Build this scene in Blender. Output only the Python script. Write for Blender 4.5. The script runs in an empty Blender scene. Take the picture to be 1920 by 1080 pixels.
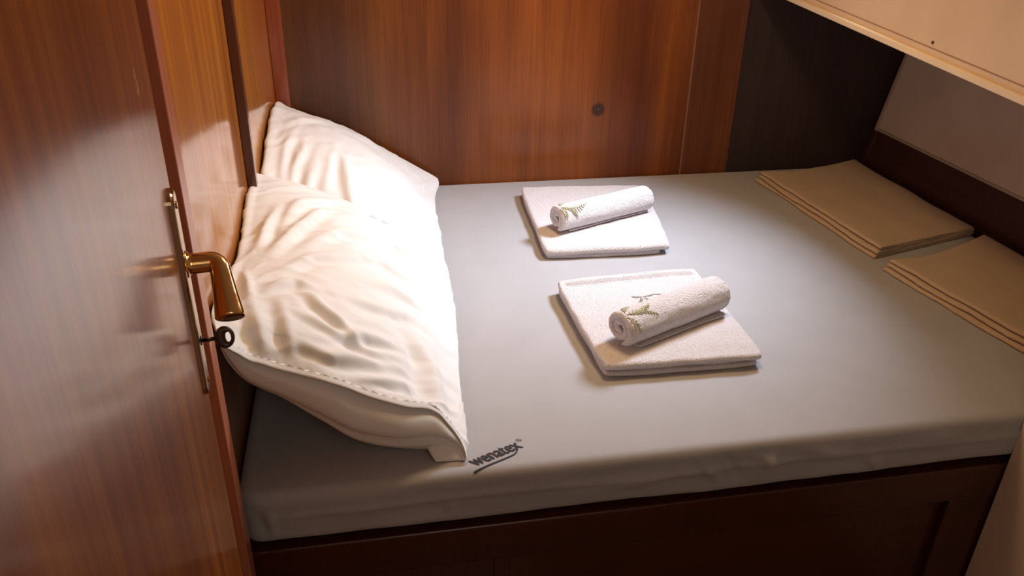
import bpy, bmesh, math, random
from mathutils import Vector, Matrix, noise
random.seed(7)
PI = math.pi
COL = bpy.context.scene.collection
scene = bpy.context.scene

# ------------------------------------------------------------------ helpers
def link(name, me, mat=None, parent=None, smooth=True):
    o = bpy.data.objects.new(name, me)
    COL.objects.link(o)
    if mat: me.materials.append(mat)
    if smooth:
        for p in me.polygons: p.use_smooth = True
    if parent: o.parent = parent
    return o

def mesh(name, vs, fs, mat=None, parent=None, smooth=True):
    me = bpy.data.meshes.new(name)
    me.from_pydata([tuple(v) for v in vs], [], fs)
    me.update()
    bm = bmesh.new(); bm.from_mesh(me)
    bmesh.ops.remove_doubles(bm, verts=bm.verts, dist=1e-6)
    bmesh.ops.recalc_face_normals(bm, faces=bm.faces)
    bm.to_mesh(me); bm.free()
    return link(name, me, mat, parent, smooth)

def tag(o, label=None, cat=None, group=None, kind=None):
    if label: o['label'] = label
    if cat: o['category'] = cat
    if group: o['group'] = group
    if kind: o['kind'] = kind
    return o

def empty(name, loc):
    o = bpy.data.objects.new(name, None); COL.objects.link(o)
    o.location = loc; o.empty_display_size = .05
    return o

def prism(name, pts, z0, z1, mat, parent=None, bev=0.0, kind=None):
    """vertical prism over a plan polygon"""
    bm = bmesh.new()
    a = [bm.verts.new((x, y, z0)) for x, y in pts]
    b = [bm.verts.new((x, y, z1)) for x, y in pts]
    n = len(pts)
    bm.faces.new(a[::-1]); bm.faces.new(b)
    for i in range(n): bm.faces.new((a[i], a[(i+1) % n], b[(i+1) % n], b[i]))
    bmesh.ops.recalc_face_normals(bm, faces=bm.faces)
    if bev: bmesh.ops.bevel(bm, geom=list(bm.edges), offset=bev, segments=3, affect='EDGES', profile=.5)
    me = bpy.data.meshes.new(name); bm.to_mesh(me); bm.free()
    o = link(name, me, mat, parent, False)
    if kind: o['kind'] = kind
    return o

def box(name, x0, x1, y0, y1, z0, z1, mat, parent=None, bev=0.0, kind=None):
    return prism(name, [(x0, y0), (x1, y0), (x1, y1), (x0, y1)], z0, z1, mat, parent, bev, kind)

def hexa(name, v8, mat, parent=None, kind=None, bev=0.0):
    """v8: bottom 4 then top 4"""
    bm = bmesh.new(); v = [bm.verts.new(p) for p in v8]
    for f in ((0,3,2,1),(4,5,6,7),(0,1,5,4),(1,2,6,5),(2,3,7,6),(3,0,4,7)): bm.faces.new([v[i] for i in f])
    bmesh.ops.recalc_face_normals(bm, faces=bm.faces)
    if bev: bmesh.ops.bevel(bm, geom=list(bm.edges), offset=bev, segments=3, affect='EDGES', profile=.5)
    me = bpy.data.meshes.new(name); bm.to_mesh(me); bm.free()
    o = link(name, me, mat, parent, False)
    if kind: o['kind'] = kind
    return o

def tube(pts, rad, seg=10, cap=True):
    """verts, faces of a tube through pts; rad number or list"""
    pts = [Vector(p) for p in pts]; n = len(pts)
    if not hasattr(rad, '__len__'): rad = [rad]*n
    vs, fs = [], []
    up = Vector((0, 0, 1))
    for i, p in enumerate(pts):
        t = (pts[min(i+1, n-1)] - pts[max(i-1, 0)]).normalized()
        a = t.cross(up)
        if a.length < .1: a = t.cross(Vector((1, 0, 0)))
        a.normalize(); b = a.cross(t)
        for k in range(seg):
            th = 2*PI*k/seg
            vs.append(p + (a*math.cos(th) + b*math.sin(th))*rad[i])
    for i in range(n-1):
        for k in range(seg):
            k2 = (k+1) % seg
            fs.append((i*seg+k, i*seg+k2, (i+1)*seg+k2, (i+1)*seg+k))
    if cap:
        fs.append(tuple(range(seg))[::-1]); fs.append(tuple((n-1)*seg+k for k in range(seg)))
    return vs, fs

def join_vf(lst):
    V, F = [], []
    for vs, fs in lst:
        o = len(V); V += list(vs); F += [tuple(i+o for i in f) for f in fs]
    return V, F

def sstep(a, b, x):
    t = max(0., min(1., (x-a)/(b-a))); return t*t*(3-2*t)

def N(x, y, z=0.): return noise.noise(Vector((x, y, z)))

def cr(p0, p1, p2, p3, t):
    return .5*((2*p1) + (-p0+p2)*t + (2*p0-5*p1+4*p2-p3)*t*t + (-p0+3*p1-3*p2+p3)*t*t*t)
def spline(pts, t):
    """Catmull-Rom through pts (Vectors or floats), t in 0..1"""
    n = len(pts)-1; s = min(max(t, 0), 1)*n; i = min(int(s), n-1); f = s-i
    g = lambda k: pts[min(max(k, 0), n)]
    p0 = g(i-1) if i > 0 else 2*g(0)-g(1)
    p3 = g(i+2) if i+2 <= n else 2*g(n)-g(n-1)
    return cr(p0, g(i), g(i+1), p3, f)

# ------------------------------------------------------------------ materials
def newmat(name):
    m = bpy.data.materials.new(name); m.use_nodes = True
    nt = m.node_tree; b = nt.nodes['Principled BSDF']
    return m, nt, b
def ramp(nt, fac, cols):
    r = nt.nodes.new('ShaderNodeValToRGB')
    e = r.color_ramp.elements
    while len(e) < len(cols): e.new(.5)
    for i, (p, c) in enumerate(cols): e[i].position = p; e[i].color = (*c, 1)
    nt.links.new(fac, r.inputs['Fac']); return r.outputs['Color']
def mapping(nt, scale, rot=(0, 0, 0), coord='Object'):
    tc = nt.nodes.new('ShaderNodeTexCoord'); mp = nt.nodes.new('ShaderNodeMapping')
    mp.inputs['Scale'].default_value = scale; mp.inputs['Rotation'].default_value = rot
    nt.links.new(tc.outputs[coord], mp.inputs['Vector']); return mp.outputs['Vector']
def noisetex(nt, vec, scale, detail=4, rough=.5, dist=0.):
    n = nt.nodes.new('ShaderNodeTexNoise')
    n.inputs['Scale'].default_value = scale; n.inputs['Detail'].default_value = detail
    n.inputs['Roughness'].default_value = rough; n.inputs['Distortion'].default_value = dist
    nt.links.new(vec, n.inputs['Vector']); return n.outputs['Fac']
def mixc(nt, fac, a, b, mode='MIX'):
    m = nt.nodes.new('ShaderNodeMix'); m.data_type = 'RGBA'; m.blend_type = mode
    for k, v in ((0, fac), (6, a), (7, b)):
        if isinstance(v, (int, float)): m.inputs[k].default_value = v
        elif isinstance(v, tuple): m.inputs[k].default_value = (*v, 1)
        else: nt.links.new(v, m.inputs[k])
    return m.outputs[2]
def bump(nt, h, strength, dist, prev=None):
    b = nt.nodes.new('ShaderNodeBump'); b.inputs['Strength'].default_value = strength
    b.inputs['Distance'].default_value = dist; nt.links.new(h, b.inputs['Height'])
    if prev: nt.links.new(prev, b.inputs['Normal'])
    return b.outputs['Normal']
def mathn(nt, op, a, b=0., c=None):
    m = nt.nodes.new('ShaderNodeMath'); m.operation = op
    for k, v in ((0, a), (1, b)) + (((2, c),) if c is not None else ()):
        if isinstance(v, (int, float)): m.inputs[k].default_value = v
        else: nt.links.new(v, m.inputs[k])
    return m.outputs[0]

def wood(name, dark, mid, light, bands=None, rough=.35, coat=1., coat_rough=.08, knot=None, seed=0., streak=(14, 14, .55), blotch=.5):
    m, nt, b = newmat(name)
    v = mapping(nt, streak); v.node.inputs['Location'].default_value = (seed, seed*1.7, seed*.3)
    big = noisetex(nt, v, 1.0, 5, .62, .35)
    c = ramp(nt, big, [(.30, dark), (.5, mid), (.72, light)])
    v2 = mapping(nt, (160, 160, 3.5)); fine = noisetex(nt, v2, 1.0, 5, .7, .1)
    c = mixc(nt, .55, c, ramp(nt, fine, [(.30, (.60, .57, .55)), (.65, (1.12, 1.12, 1.12))]), 'MULTIPLY')
    v3 = mapping(nt, (1.5, 1.5, 1.2)); v3.node.inputs['Location'].default_value = (seed+3, seed, 1)
    bl = noisetex(nt, v3, 1.3, 2, .5)
    c = mixc(nt, blotch, c, ramp(nt, bl, [(.35, (.55, .5, .5)), (.65, (1.2, 1.2, 1.2))]), 'MULTIPLY')
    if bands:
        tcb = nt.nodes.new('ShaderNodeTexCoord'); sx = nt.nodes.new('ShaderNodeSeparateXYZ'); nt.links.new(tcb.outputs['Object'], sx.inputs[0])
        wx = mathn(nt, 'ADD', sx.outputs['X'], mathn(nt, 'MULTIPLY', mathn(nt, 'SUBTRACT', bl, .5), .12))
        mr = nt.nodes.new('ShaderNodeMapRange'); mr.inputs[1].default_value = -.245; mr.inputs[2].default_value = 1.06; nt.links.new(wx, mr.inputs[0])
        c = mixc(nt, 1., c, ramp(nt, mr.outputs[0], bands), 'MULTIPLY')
    if knot:
        tc = nt.nodes.new('ShaderNodeTexCoord')
        for (kx, kz, r) in knot:
            mp = nt.nodes.new('ShaderNodeVectorMath'); mp.operation = 'SUBTRACT'
            nt.links.new(tc.outputs['Object'], mp.inputs[0]); mp.inputs[1].default_value = (kx, 0, kz)
            ml = nt.nodes.new('ShaderNodeVectorMath'); ml.operation = 'MULTIPLY'
            nt.links.new(mp.outputs[0], ml.inputs[0]); ml.inputs[1].default_value = (1, 0, .95)
            ln = nt.nodes.new('ShaderNodeVectorMath'); ln.operation = 'LENGTH'
            nt.links.new(ml.outputs[0], ln.inputs[0])
            wob = mathn(nt, 'ADD', ln.outputs['Value'], mathn(nt, 'MULTIPLY', mathn(nt, 'SUBTRACT', fine, .5), r*.5))
            k = nt.nodes.new('ShaderNodeMapRange'); k.inputs[1].default_value = r*.75; k.inputs[2].default_value = r*1.15
            k.inputs[3].default_value = .85; k.inputs[4].default_value = 0.
            nt.links.new(wob, k.inputs[0])
            c = mixc(nt, k.outputs[0], c, (.022, .010, .007))
            k2 = nt.nodes.new('ShaderNodeMapRange'); k2.inputs[1].default_value = r*.1; k2.inputs[2].default_value = r*.2
            k2.inputs[3].default_value = .8; k2.inputs[4].default_value = 0.
            nt.links.new(wob, k2.inputs[0])
            c = mixc(nt, k2.outputs[0], c, (.12, .06, .035))
    nt.links.new(c, b.inputs['Base Color'])
    b.inputs['Roughness'].default_value = rough
    b.inputs['Coat Weight'].default_value = coat
    b.inputs['Specular IOR Level'].default_value = .2
    b.inputs['Coat Roughness'].default_value = coat_rough
    b.inputs['Coat IOR'].default_value = 1.5
    wav = noisetex(nt, mapping(nt, (9, 9, 2.0)), 1., 2, .5)
    nt.links.new(bump(nt, fine, .10, .0006, bump(nt, wav, .12, .004)), b.inputs['Normal'])
    nt.links.new(bump(nt, fine, .05, .0004, bump(nt, wav, .10, .004)), b.inputs['Coat Normal'])
    return m

def plain(name, col, rough=.5, metal=0., var=.06, bumps=None):
    m, nt, b = newmat(name)
    n = noisetex(nt, mapping(nt, (1, 1, 1)), 6, 3)
    c = ramp(nt, n, [(.3, tuple(x*(1-var) for x in col)), (.7, tuple(min(1, x*(1+var)) for x in col))])
    nt.links.new(c, b.inputs['Base Color'])
    b.inputs['Roughness'].default_value = rough; b.inputs['Metallic'].default_value = metal
    if bumps:
        h = noisetex(nt, mapping(nt, (1, 1, 1)), bumps[0], 3)
        nt.links.new(bump(nt, h, bumps[1], bumps[2]), b.inputs['Normal'])
    return m

def weave(name, col, freq=900, strength=.25, rough=.9, var=.05, sheen=.15, rot=(0, 0, 0), tint=None):
    m, nt, b = newmat(name)
    v = mapping(nt, (1, 1, 1), rot)
    w1 = nt.nodes.new('ShaderNodeTexWave'); w1.bands_direction = 'X'; w1.inputs['Scale'].default_value = freq/6.28
    w2 = nt.nodes.new('ShaderNodeTexWave'); w2.bands_direction = 'Y'; w2.inputs['Scale'].default_value = freq/6.28
    for w in (w1, w2):
        w.inputs['Distortion'].default_value = 1.; w.inputs['Detail Scale'].default_value = 4; nt.links.new(v, w.inputs['Vector'])
    h = mathn(nt, 'ADD', w1.outputs['Fac'], w2.outputs['Fac'])
    n = noisetex(nt, mapping(nt, (1, 1, 1)), 9, 4)
    c = ramp(nt, n, [(.3, tuple(x*(1-var) for x in col)), (.7, tuple(min(1, x*(1+var)) for x in col))])
    nt.links.new(c, b.inputs['Base Color'])
    b.inputs['Roughness'].default_value = rough
    b.inputs['Sheen Weight'].default_value = sheen
    b.inputs['Specular IOR Level'].default_value = .25
    nt.links.new(bump(nt, h, strength, .0003), b.inputs['Normal'])
    return m

def terry(name, col):
    m, nt, b = newmat(name)
    v = mapping(nt, (1, 1, 1))
    vo = nt.nodes.new('ShaderNodeTexVoronoi'); vo.inputs['Scale'].default_value = 300; nt.links.new(v, vo.inputs['Vector'])
    n = noisetex(nt, v, 230, 5, .75)
    n2 = noisetex(nt, v, 55, 4, .6)
    h = mathn(nt, 'SUBTRACT', n, mathn(nt, 'MULTIPLY', vo.outputs['Distance'], .7))
    c = ramp(nt, h, [(.0, tuple(x*.84 for x in col)), (.40, col)])
    nt.links.new(c, b.inputs['Base Color'])
    b.inputs['Roughness'].default_value = .95; b.inputs['Sheen Weight'].default_value = .3
    b.inputs['Specular IOR Level'].default_value = .1
    nt.links.new(bump(nt, h, 1.0, .0030, bump(nt, n2, .5, .003)), b.inputs['Normal'])
    return m

W_LEFT = wood('varnished_teak', (.27, .072, .010), (.40, .128, .012), (.54, .200, .015), rough=.40, coat_rough=.09, seed=2., streak=(26, 26, .5), blotch=.3)
W_DOOR = wood('door_veneer', (.20, .046, .008), (.31, .086, .010), (.47, .150, .014), rough=.45, coat=.65, coat_rough=.14, seed=5., streak=(30, 30, .55), blotch=.35)
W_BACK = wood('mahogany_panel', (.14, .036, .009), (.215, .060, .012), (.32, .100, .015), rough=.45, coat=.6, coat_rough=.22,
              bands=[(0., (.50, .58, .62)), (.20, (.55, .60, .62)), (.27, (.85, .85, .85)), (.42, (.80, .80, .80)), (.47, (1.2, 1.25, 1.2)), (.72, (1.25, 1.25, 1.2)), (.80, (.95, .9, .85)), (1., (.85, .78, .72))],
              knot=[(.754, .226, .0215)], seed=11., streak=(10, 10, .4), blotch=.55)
W_STILE = wood('mahogany_stile', (.13, .040, .017), (.16, .050, .020), (.20, .062, .024), rough=.45, coat=.5, coat_rough=.25, seed=4., blotch=.3)
W_TRIM = wood('red_corner_trim', (.19, .040, .014), (.25, .055, .018), (.32, .075, .024), rough=.35, coat_rough=.15, seed=3., blotch=.2)
W_BATT = wood('dark_batten', (.065, .018, .008), (.085, .024, .010), (.11, .032, .012), rough=.4, coat_rough=.2, seed=3., blotch=.2)
W_POST = wood('pink_lit_post', (.42, .14, .08), (.48, .165, .09), (.54, .19, .10), rough=.4, coat=.6, coat_rough=.2, seed=8., blotch=.15)  # pink light on the post's near face is mixed into this wood colour
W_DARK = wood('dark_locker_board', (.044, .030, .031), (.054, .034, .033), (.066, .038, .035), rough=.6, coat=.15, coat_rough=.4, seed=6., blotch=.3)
W_HULL = wood('dark_hull_batten', (.055, .024, .019), (.072, .030, .022), (.09, .036, .026), rough=.5, coat=.3, coat_rough=.3, seed=9., streak=(14, .6, 14))
W_BASE = wood('bed_base_mahogany', (.042, .010, .005), (.060, .014, .006), (.085, .020, .008), rough=.45, coat=.7, coat_rough=.2, seed=14., streak=(.7, 12, 12), blotch=.4)
P_HULL = plain('cream_hull_paint', (.60, .49, .37), .55, bumps=(60, .08, .001))
P_FASC = plain('cream_fascia_paint', (.78, .60, .41), .5, bumps=(50, .06, .001))
P_LIP = plain('cream_lip', (.88, .73, .50), .4)
P_BULK = plain('cream_bulkhead_paint', (.78, .66, .52), .55, bumps=(60, .06, .001))
P_CEIL = plain('ceiling_paint', (.62, .54, .44), .6)
M_FLOOR = wood('cabin_sole', (.12, .045, .02), (.18, .07, .03), (.26, .10, .04), seed=1., streak=(12, .6, 12))
M_SHEET = weave('grey_fitted_sheet', (.390, .383, .388), 1400, .10, .8, .03, .25)
M_PIL = weave('white_cotton', (.78, .765, .745), 1500, .06, .85, .015, .15)
M_TERRY = terry('white_terry', (.87, .815, .82))
M_BEIGE = weave('beige_cloth', (.53, .39, .255), 500, .6, .95, .06, .25, rot=(0, 0, .15))
M_BRASS, _nt, _b = newmat('polished_brass')
_b.inputs['Base Color'].default_value = (.80, .50, .20, 1); _b.inputs['Metallic'].default_value = 1; _b.inputs['Roughness'].default_value = .10
_n = noisetex(_nt, mapping(_nt, (1, 1, 1)), 60, 3); _r = ramp(_nt, _n, [(.3, (.07,)*3), (.8, (.2,)*3)]); _nt.links.new(_r, _b.inputs['Roughness'])
M_PLATE = plain('bronze_back_plate', (.50, .36, .24), .16, 1., .1)
M_KEY = plain('dark_key_bow', (.055, .028, .018), .3, .3, .1)
M_KEYM = plain('key_shank_metal', (.16, .10, .07), .3, 1., .1)
M_SCREW = plain('screw_metal', (.20, .15, .10), .4, 1., .1)
M_INK = plain('logo_ink', (.022, .022, .035), .8)
M_PALE = plain('faded_print', (.52, .57, .62), .8)
M_GREEN = plain('olive_embroidery', (.47, .45, .30), .8, var=.3)
M_GREY = plain('grey_green_embroidery', (.40, .39, .34), .8, var=.3)
M_SCUFF = plain('pale_scuff', (.75, .42, .18), .6)
M_BLACK = plain('dark_hole', (.01, .008, .006), .8)

# ------------------------------------------------------------------ cabin shell
XL = -.245; YB = 2.47; ZC = 1.34; ZF = -.66
box('wall_left', XL-.04, XL, -.9, YB+.04, ZF, ZC, W_LEFT, kind='structure')
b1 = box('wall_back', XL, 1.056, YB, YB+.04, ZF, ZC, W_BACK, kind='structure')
s1 = box('wall_back_stile', 1.059, 1.226, YB-.002, YB+.04, ZF, ZC, W_STILE, kind='structure', bev=.0015)
s1.name = 'trim_1'
box('trim_2', 1.0555, 1.0595, YB-.0035, YB+.03, ZF, ZC, plain('pale_joint', (.27, .13, .08), .5), kind='structure')
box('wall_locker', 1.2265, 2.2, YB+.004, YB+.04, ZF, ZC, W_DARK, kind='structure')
box('trim_3', XL, -.204, YB-.022, YB, ZF, ZC, W_TRIM, kind='structure', bev=.003)
box('trim_4', XL, -.226, 1.672, 1.695, ZF, ZC, W_BATT, kind='structure', bev=.002)
box('trim_5', XL, -.222, .985, 1.02, ZF, ZC, W_POST, kind='structure', bev=.002)
# sloped hull side: cream panel over a dark batten
def hx(y, z):      # hull surface x at (y,z): flares outward with height
    return 1.700 + .20*z + (y-2.46)*-.005
def hull(name, z0, z1, off, y0, y1, mat, t=.03):
    v = [(hx(y0, z0)-off, y0, z0), (hx(y0, z0)+t, y0, z0), (hx(y1, z0)+t, y1, z0), (hx(y1, z0)-off, y1, z0),
         (hx(y0, z1)-off, y0, z1), (hx(y0, z1)+t, y0, z1), (hx(y1, z1)+t, y1, z1), (hx(y1, z1)-off, y1, z1)]
    return hexa(name, v, mat, kind='structure', bev=.0015)
HX = .045
_hx = hx
hx = lambda y, z: _hx(y, z) + .038
hull('wall_right', -.3, ZC, 0, 1.07, YB+.004, W_HULL)
hull('wall_hull_panel', .139, ZC, .012, 1.07, 2.445, P_HULL, .0).name = 'wall_hull'
hull('trim_6', .131, .139, .014, 1.07, 2.452, plain('panel_edge_bead', (.42, .34, .25), .5), .0)
hull('trim_7', .131, ZC, .016, 2.440, 2.452, plain('panel_edge_bead_upright', (.42, .34, .25), .5), .0)
hull('trim_8', 0.0, .131, .004, 2.446, 2.466, W_BATT, .0)
# overhead side-deck fascia with its lip (bottom edge rises toward the back)
def zf(y): return .530 + .0640*(y-1.29)
def fasc(name, x0, x1, dz0, dz1, mat, bev=0.0, ztop=None):
    y0, y1 = .2, YB
    v = [(x0, y0, zf(y0)+dz0), (x1, y0, zf(y0)+dz0), (x1, y1, zf(y1)+dz0), (x0, y1, zf(y1)+dz0)]
    if ztop: v += [(x0, y0, ztop), (x1, y0, ztop), (x1, y1, ztop), (x0, y1, ztop)]
    else: v += [(x0, y0, zf(y0)+dz1), (x1, y0, zf(y0)+dz1), (x1, y1, zf(y1)+dz1), (x0, y1, zf(y1)+dz1)]
    return hexa(name, v, mat, kind='structure', bev=bev)
fasc('wall_fascia', 1.226, 1.26, .004, 0, P_FASC, ztop=ZC)
fasc('trim_9', 1.218, 1.262, 0, .0155, P_LIP, bev=.003)
fasc('trim_10', 1.2245, 1.23, .030, .0312, plain('fascia_seam', (.35, .20, .11), .6))
# front right bulkhead beside the berth
box('wall_bulkhead', 1.208, 1.27, -.9, 1.046, ZF, .30, P_BULK, kind='structure', bev=.002)
box('floor', XL, 1.208, -.9, 1.06, ZF-.04, ZF, M_FLOOR, kind='structure')
# ceiling with a hatch opening
hx0, hx1, hy0, hy1 = .62, 1.12, 1.75, 2.25
cv = [(XL-.04, -.9), (2.2, -.9), (2.2, YB+.04), (XL-.04, YB+.04), (hx0, hy0), (hx1, hy0), (hx1, hy1), (hx0, hy1)]
V = [(x, y, ZC) for x, y in cv] + [(x, y, ZC+.04) for x, y in cv]
F = []
for i in range(4):
    j = (i+1) % 4
    F += [(i, j, j+4, i+4), (i+8, j+8, j+12, i+12), (i, j, j+8, i+8), (i+4, j+4, j+12, i+12)]
mesh('ceiling', V, F, P_CEIL, smooth=False)['kind'] = 'structure'

# ------------------------------------------------------------------ fascia screw
vs, fs = tube([(1.2262, 1.587, .591), (1.2235, 1.587, .591)], [.0032, .0030], 14)
sc = mesh('screw', vs, fs, M_SCREW, smooth=False)
tag(sc, 'small dark screw head in the cream overhead fascia', 'screw')

# ------------------------------------------------------------------ bed base
bf = empty('bed_base', (.5, 1.1, ZF))
def bchild(name, *a, **k):
    o = box(name, *a, **k); o.parent = bf; o.matrix_parent_inverse = Matrix.Translation(-bf.location); return o
bchild('platform', XL+.001, 1.70, 1.0755, YB-.004, -.135, -.1125, W_BASE, bev=.002)
bchild('top_rail', XL+.001, 1.70, 1.050, 1.075, -.205, -.122, W_BASE, bev=.004)
bchild('front_panel', -.19, 1.12, 1.068, 1.085, ZF+.08, -.20, W_BASE)
bchild('stile', XL+.001, -.185, 1.052, 1.085, ZF+.002, -.2055, W_BASE, bev=.003)
bchild('stile', 1.110, 1.70, 1.052, 1.085, ZF+.002, -.2055, W_BASE, bev=.003)
bchild('stile', .185, .205, 1.066, 1.085, ZF+.08, -.2055, W_BASE, bev=.002)
bchild('bottom_rail', -.184, 1.109, 1.054, 1.085, ZF+.002, ZF+.08, W_BASE, bev=.003)
tag(bf, 'dark mahogany built-in berth base with panelled front under the grey mattress', 'bed base')

# ------------------------------------------------------------------ mattress
MX0, MX1, MY0, MY1, MZ0 = -.241, 1.712, 1.046, 2.466, -.106
def sheet_wrinkle(x, y, z):
    """small displacement of the sheet on the front face"""
    d = 0.
    for (xa, za, xb, zb, w, a) in SHEETCR:
        ax, az = xb-xa, zb-za; L = ax*ax+az*az
        t = max(0, min(1, ((x-xa)*ax+(z-za)*az)/L))
        dx, dz = x-(xa+ax*t), z-(za+az*t)
        d += a*math.exp(-(dx*dx+dz*dz)/(w*w))*math.sin(PI*min(1, max(0, t))*.9+.15)
    return d
SHEETCR = [(.55, -.02, .60, -.085, .008, .004), (.60, -.015, .64, -.08, .007, -.003), (.66, -.03, .72, -.05, .010, .005), (.70, -.02, .66, -.09, .008, .003),
           (.76, -.03, .85, -.045, .012, .004), (.50, -.04, .56, -.05, .01, .003), (.88, -.05, .92, -.09, .009, .003), (.95, -.04, 1.1, -.03, .014, .003),
           (.38, -.06, .52, -.052, .012, .003), (.10, -.05, .11, -.085, .006, .003), (-.19, -.03, -.19, -.09, .006, .003), (-.215, -.02, -.20, -.08, .006, -.003)]
def mattress():
    RT, RB, RC = .020, .020, .035
    # vertical profile: list of (inset, z)
    prof = []
    for k in range(9):
        a = PI/2*k/8; prof.append((RB*(1-math.sin(a)), MZ0+RB*(1-math.cos(a))))
    for k in range(1, 12): prof.append((0., MZ0+RB+( -RT-MZ0-RB)*k/12))
    for k in range(9):
        a = PI/2*k/8; prof.append((RT*(1-math.cos(a)), -RT+RT*math.sin(a)))
    # plan outline
    out = []
    def seg(x0, y0, x1, y1, n):
        for k in range(n): out.append((x0+(x1-x0)*k/n, y0+(y1-y0)*k/n))
    def arc(cx, cy, a0, n=6):
        for k in range(n):
            a = a0+PI/2*k/n; out.append((cx+RC*math.cos(a), cy+RC*math.sin(a)))
    arc(MX0+RC, MY0+RC, PI)
    seg(MX0+RC, MY0, MX1-RC, MY0, 300)
    arc(MX1-RC, MY0+RC, -PI/2)
    seg(MX1, MY0+RC, MX1, MY1-RC, 40); arc(MX1-RC, MY1-RC, 0)
    seg(MX1-RC, MY1, MX0+RC, MY1, 60); arc(MX0+RC, MY1-RC, PI/2)
    seg(MX0, MY1-RC, MX0, MY0+RC, 40)
    cx, cy = (MX0+MX1)/2, (MY0+MY1)/2
    n = len(out); V, F = [], []
    def inset(p, d):
        x, y = p
        x += d if x < MX0+RC+1e-4 and x < cx else 0; x -= d if x > MX1-RC-1e-4 else 0
        y += d if y < MY0+RC+1e-4 else 0; y -= d if y > MY1-RC-1e-4 else 0
        return x, y
    rings = prof + [(RT+.02, .0003), (RT+.08, .0008), (RT+.25, .001), (RT+.45, .001), (.66, .001)]
    for (d, z) in rings:
        for p in out:
            if d <= RT: 
                # true normal inset
                x, y = p
                qx = min(max(x, MX0+RC), MX1-RC); qy = min(max(y, MY0+RC), MY1-RC)
                nx, ny = x-qx, y-qy; L = math.hypot(nx, ny) or 1
                X, Y = x-nx/L*d, y-ny/L*d
            else:
                fx = (MX1-MX0-2*d)/(MX1-MX0); fy = (MY1-MY0-2*d)/(MY1-MY0)
                X, Y = cx+(p[0]-cx)*fx, cy+(p[1]-cy)*fy
            zz = z
            if z < -.002 and Y < MY0+.05 and d < RT:
                w = sstep(-.003, -.03, z)*1.0
                Y -= 1.9*sheet_wrinkle(X, Y, z)*min(1, w*1.2)
                Y += w*.0035*N(X*5, z*22, 3.) + w*.002*N(X*13, z*40, 5.)
                # stitched fold line along the side of the sheet
                zl = -.047 + .004*N(X*3, 1.)
                Y -= .0042*math.exp(-((z-zl)/.006)**2)*min(1,max(0,(X+.2)*9))
                Y -= .006*sstep(-.06, -.02, z)*(1-sstep(-.02, .0, z))*0
                zz += .006*N(X*2.3, 4.)*sstep(-.05, MZ0, z) 
            elif z < -.002:
                zz = z
            V.append((X, Y, zz))
    for r in range(len(rings)-1):
        for k in range(n):
            k2 = (k+1) % n
            F.append((r*n+k, r*n+k2, (r+1)*n+k2, (r+1)*n+k))
    F.append(tuple(range(n))[::-1])
    F.append(tuple((len(rings)-1)*n+k for k in range(n)))
    return mesh('mattress', V, F, M_SHEET)
mat_o = mattress()
tag(mat_o, 'mattress in a smooth grey fitted sheet on the wooden berth', 'mattress')
def surf_z(x, y):
    """height of the sheet near the front edge"""
    RT = .020; d = y-MY0
    if d >= RT: return .0006
    d = max(d, .0); return -RT+math.sqrt(max(0, RT*RT-(RT-d)**2))+.0004

# logo printed on the sheet
def text_mesh(s, size, off):
    c = bpy.data.curves.new('t', 'FONT'); c.body = s; c.size = size; c.offset = off; c.resolution_u = 6
    o = bpy.data.objects.new('t', c); COL.objects.link(o)
    dg = bpy.context.evaluated_depsgraph_get()
    me = bpy.data.meshes.new_from_object(o.evaluated_get(dg))
    bpy.data.objects.remove(o)
    bm = bmesh.new(); bm.from_mesh(me)
    bmesh.ops.triangulate(bm, faces=bm.faces)
    bmesh.ops.subdivide_edges(bm, edges=[e for e in bm.edges if e.calc_length() > .15], cuts=1)
    bm.to_mesh(me); bm.free()
    vs = [v.co.copy() for v in me.vertices]; fs = [tuple(p.vertices) for p in me.polygons]
    return vs, fs
def place_text(vs, fs, P0, eu, ev, lift=.0009):
    return [Vector((P0[0]+v.x*eu[0]+v.y*ev[0], P0[1]+v.x*eu[1]+v.y*ev[1], 0)) for v in vs], fs
tv, tf = text_mesh('wenatex', 1.0, .018)
wmax = max(v.x for v in tv)
o0 = Vector((.1525, 1.0660)); o1 = Vector((.2425, 1.1035)); ub = Vector((-.020, .0245))*1.25
A, _ = place_text(tv, tf, o0, (o1-o0)/wmax, ub)
A = [(p.x, p.y, surf_z(p.x, p.y)+.0009) for p in A]
rv, rf = text_mesh('®', 1.0, .0)
B, _ = place_text(rv, rf, Vector((.236, 1.118)), (.0115, .0045), (-.008, .010))
B = [(p.x, p.y, surf_z(p.x, p.y)+.0009) for p in B]
def ribbon(pts, w, lift=.0010, n=30, zfun=surf_z):
    pts = [Vector((*p, 0)) for p in pts]; V, F = [], []
    for i in range(n+1):
        t = i/n; p = spline(pts, t); q = spline(pts, min(1, t+.01)); r = spline(pts, max(0, t-.01))
        d = (q-r).normalized(); nn = Vector((-d.y, d.x, 0)); ww = w(t) if callable(w) else w
        for s in (-1, 1):
            v = p+nn*ww*s; V.append((v.x, v.y, zfun(v.x, v.y)+lift))
    for i in range(n): F.append((2*i, 2*i+1, 2*i+3, 2*i+2))
    return V, F
U = ribbon([(.147, 1.0535), (.176, 1.0655), (.203, 1.0765), (.221, 1.085), (.2285, 1.0935), (.231, 1.1045)], lambda t: .0013+.0004*(1-t))
V, F = join_vf([(A, tf), (B, rf), U])
lg = mesh('printed_logo', V, F, M_INK, mat_o, smooth=False)
lg['label'] = 'dark printed wenatex lettering with an underline'

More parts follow.
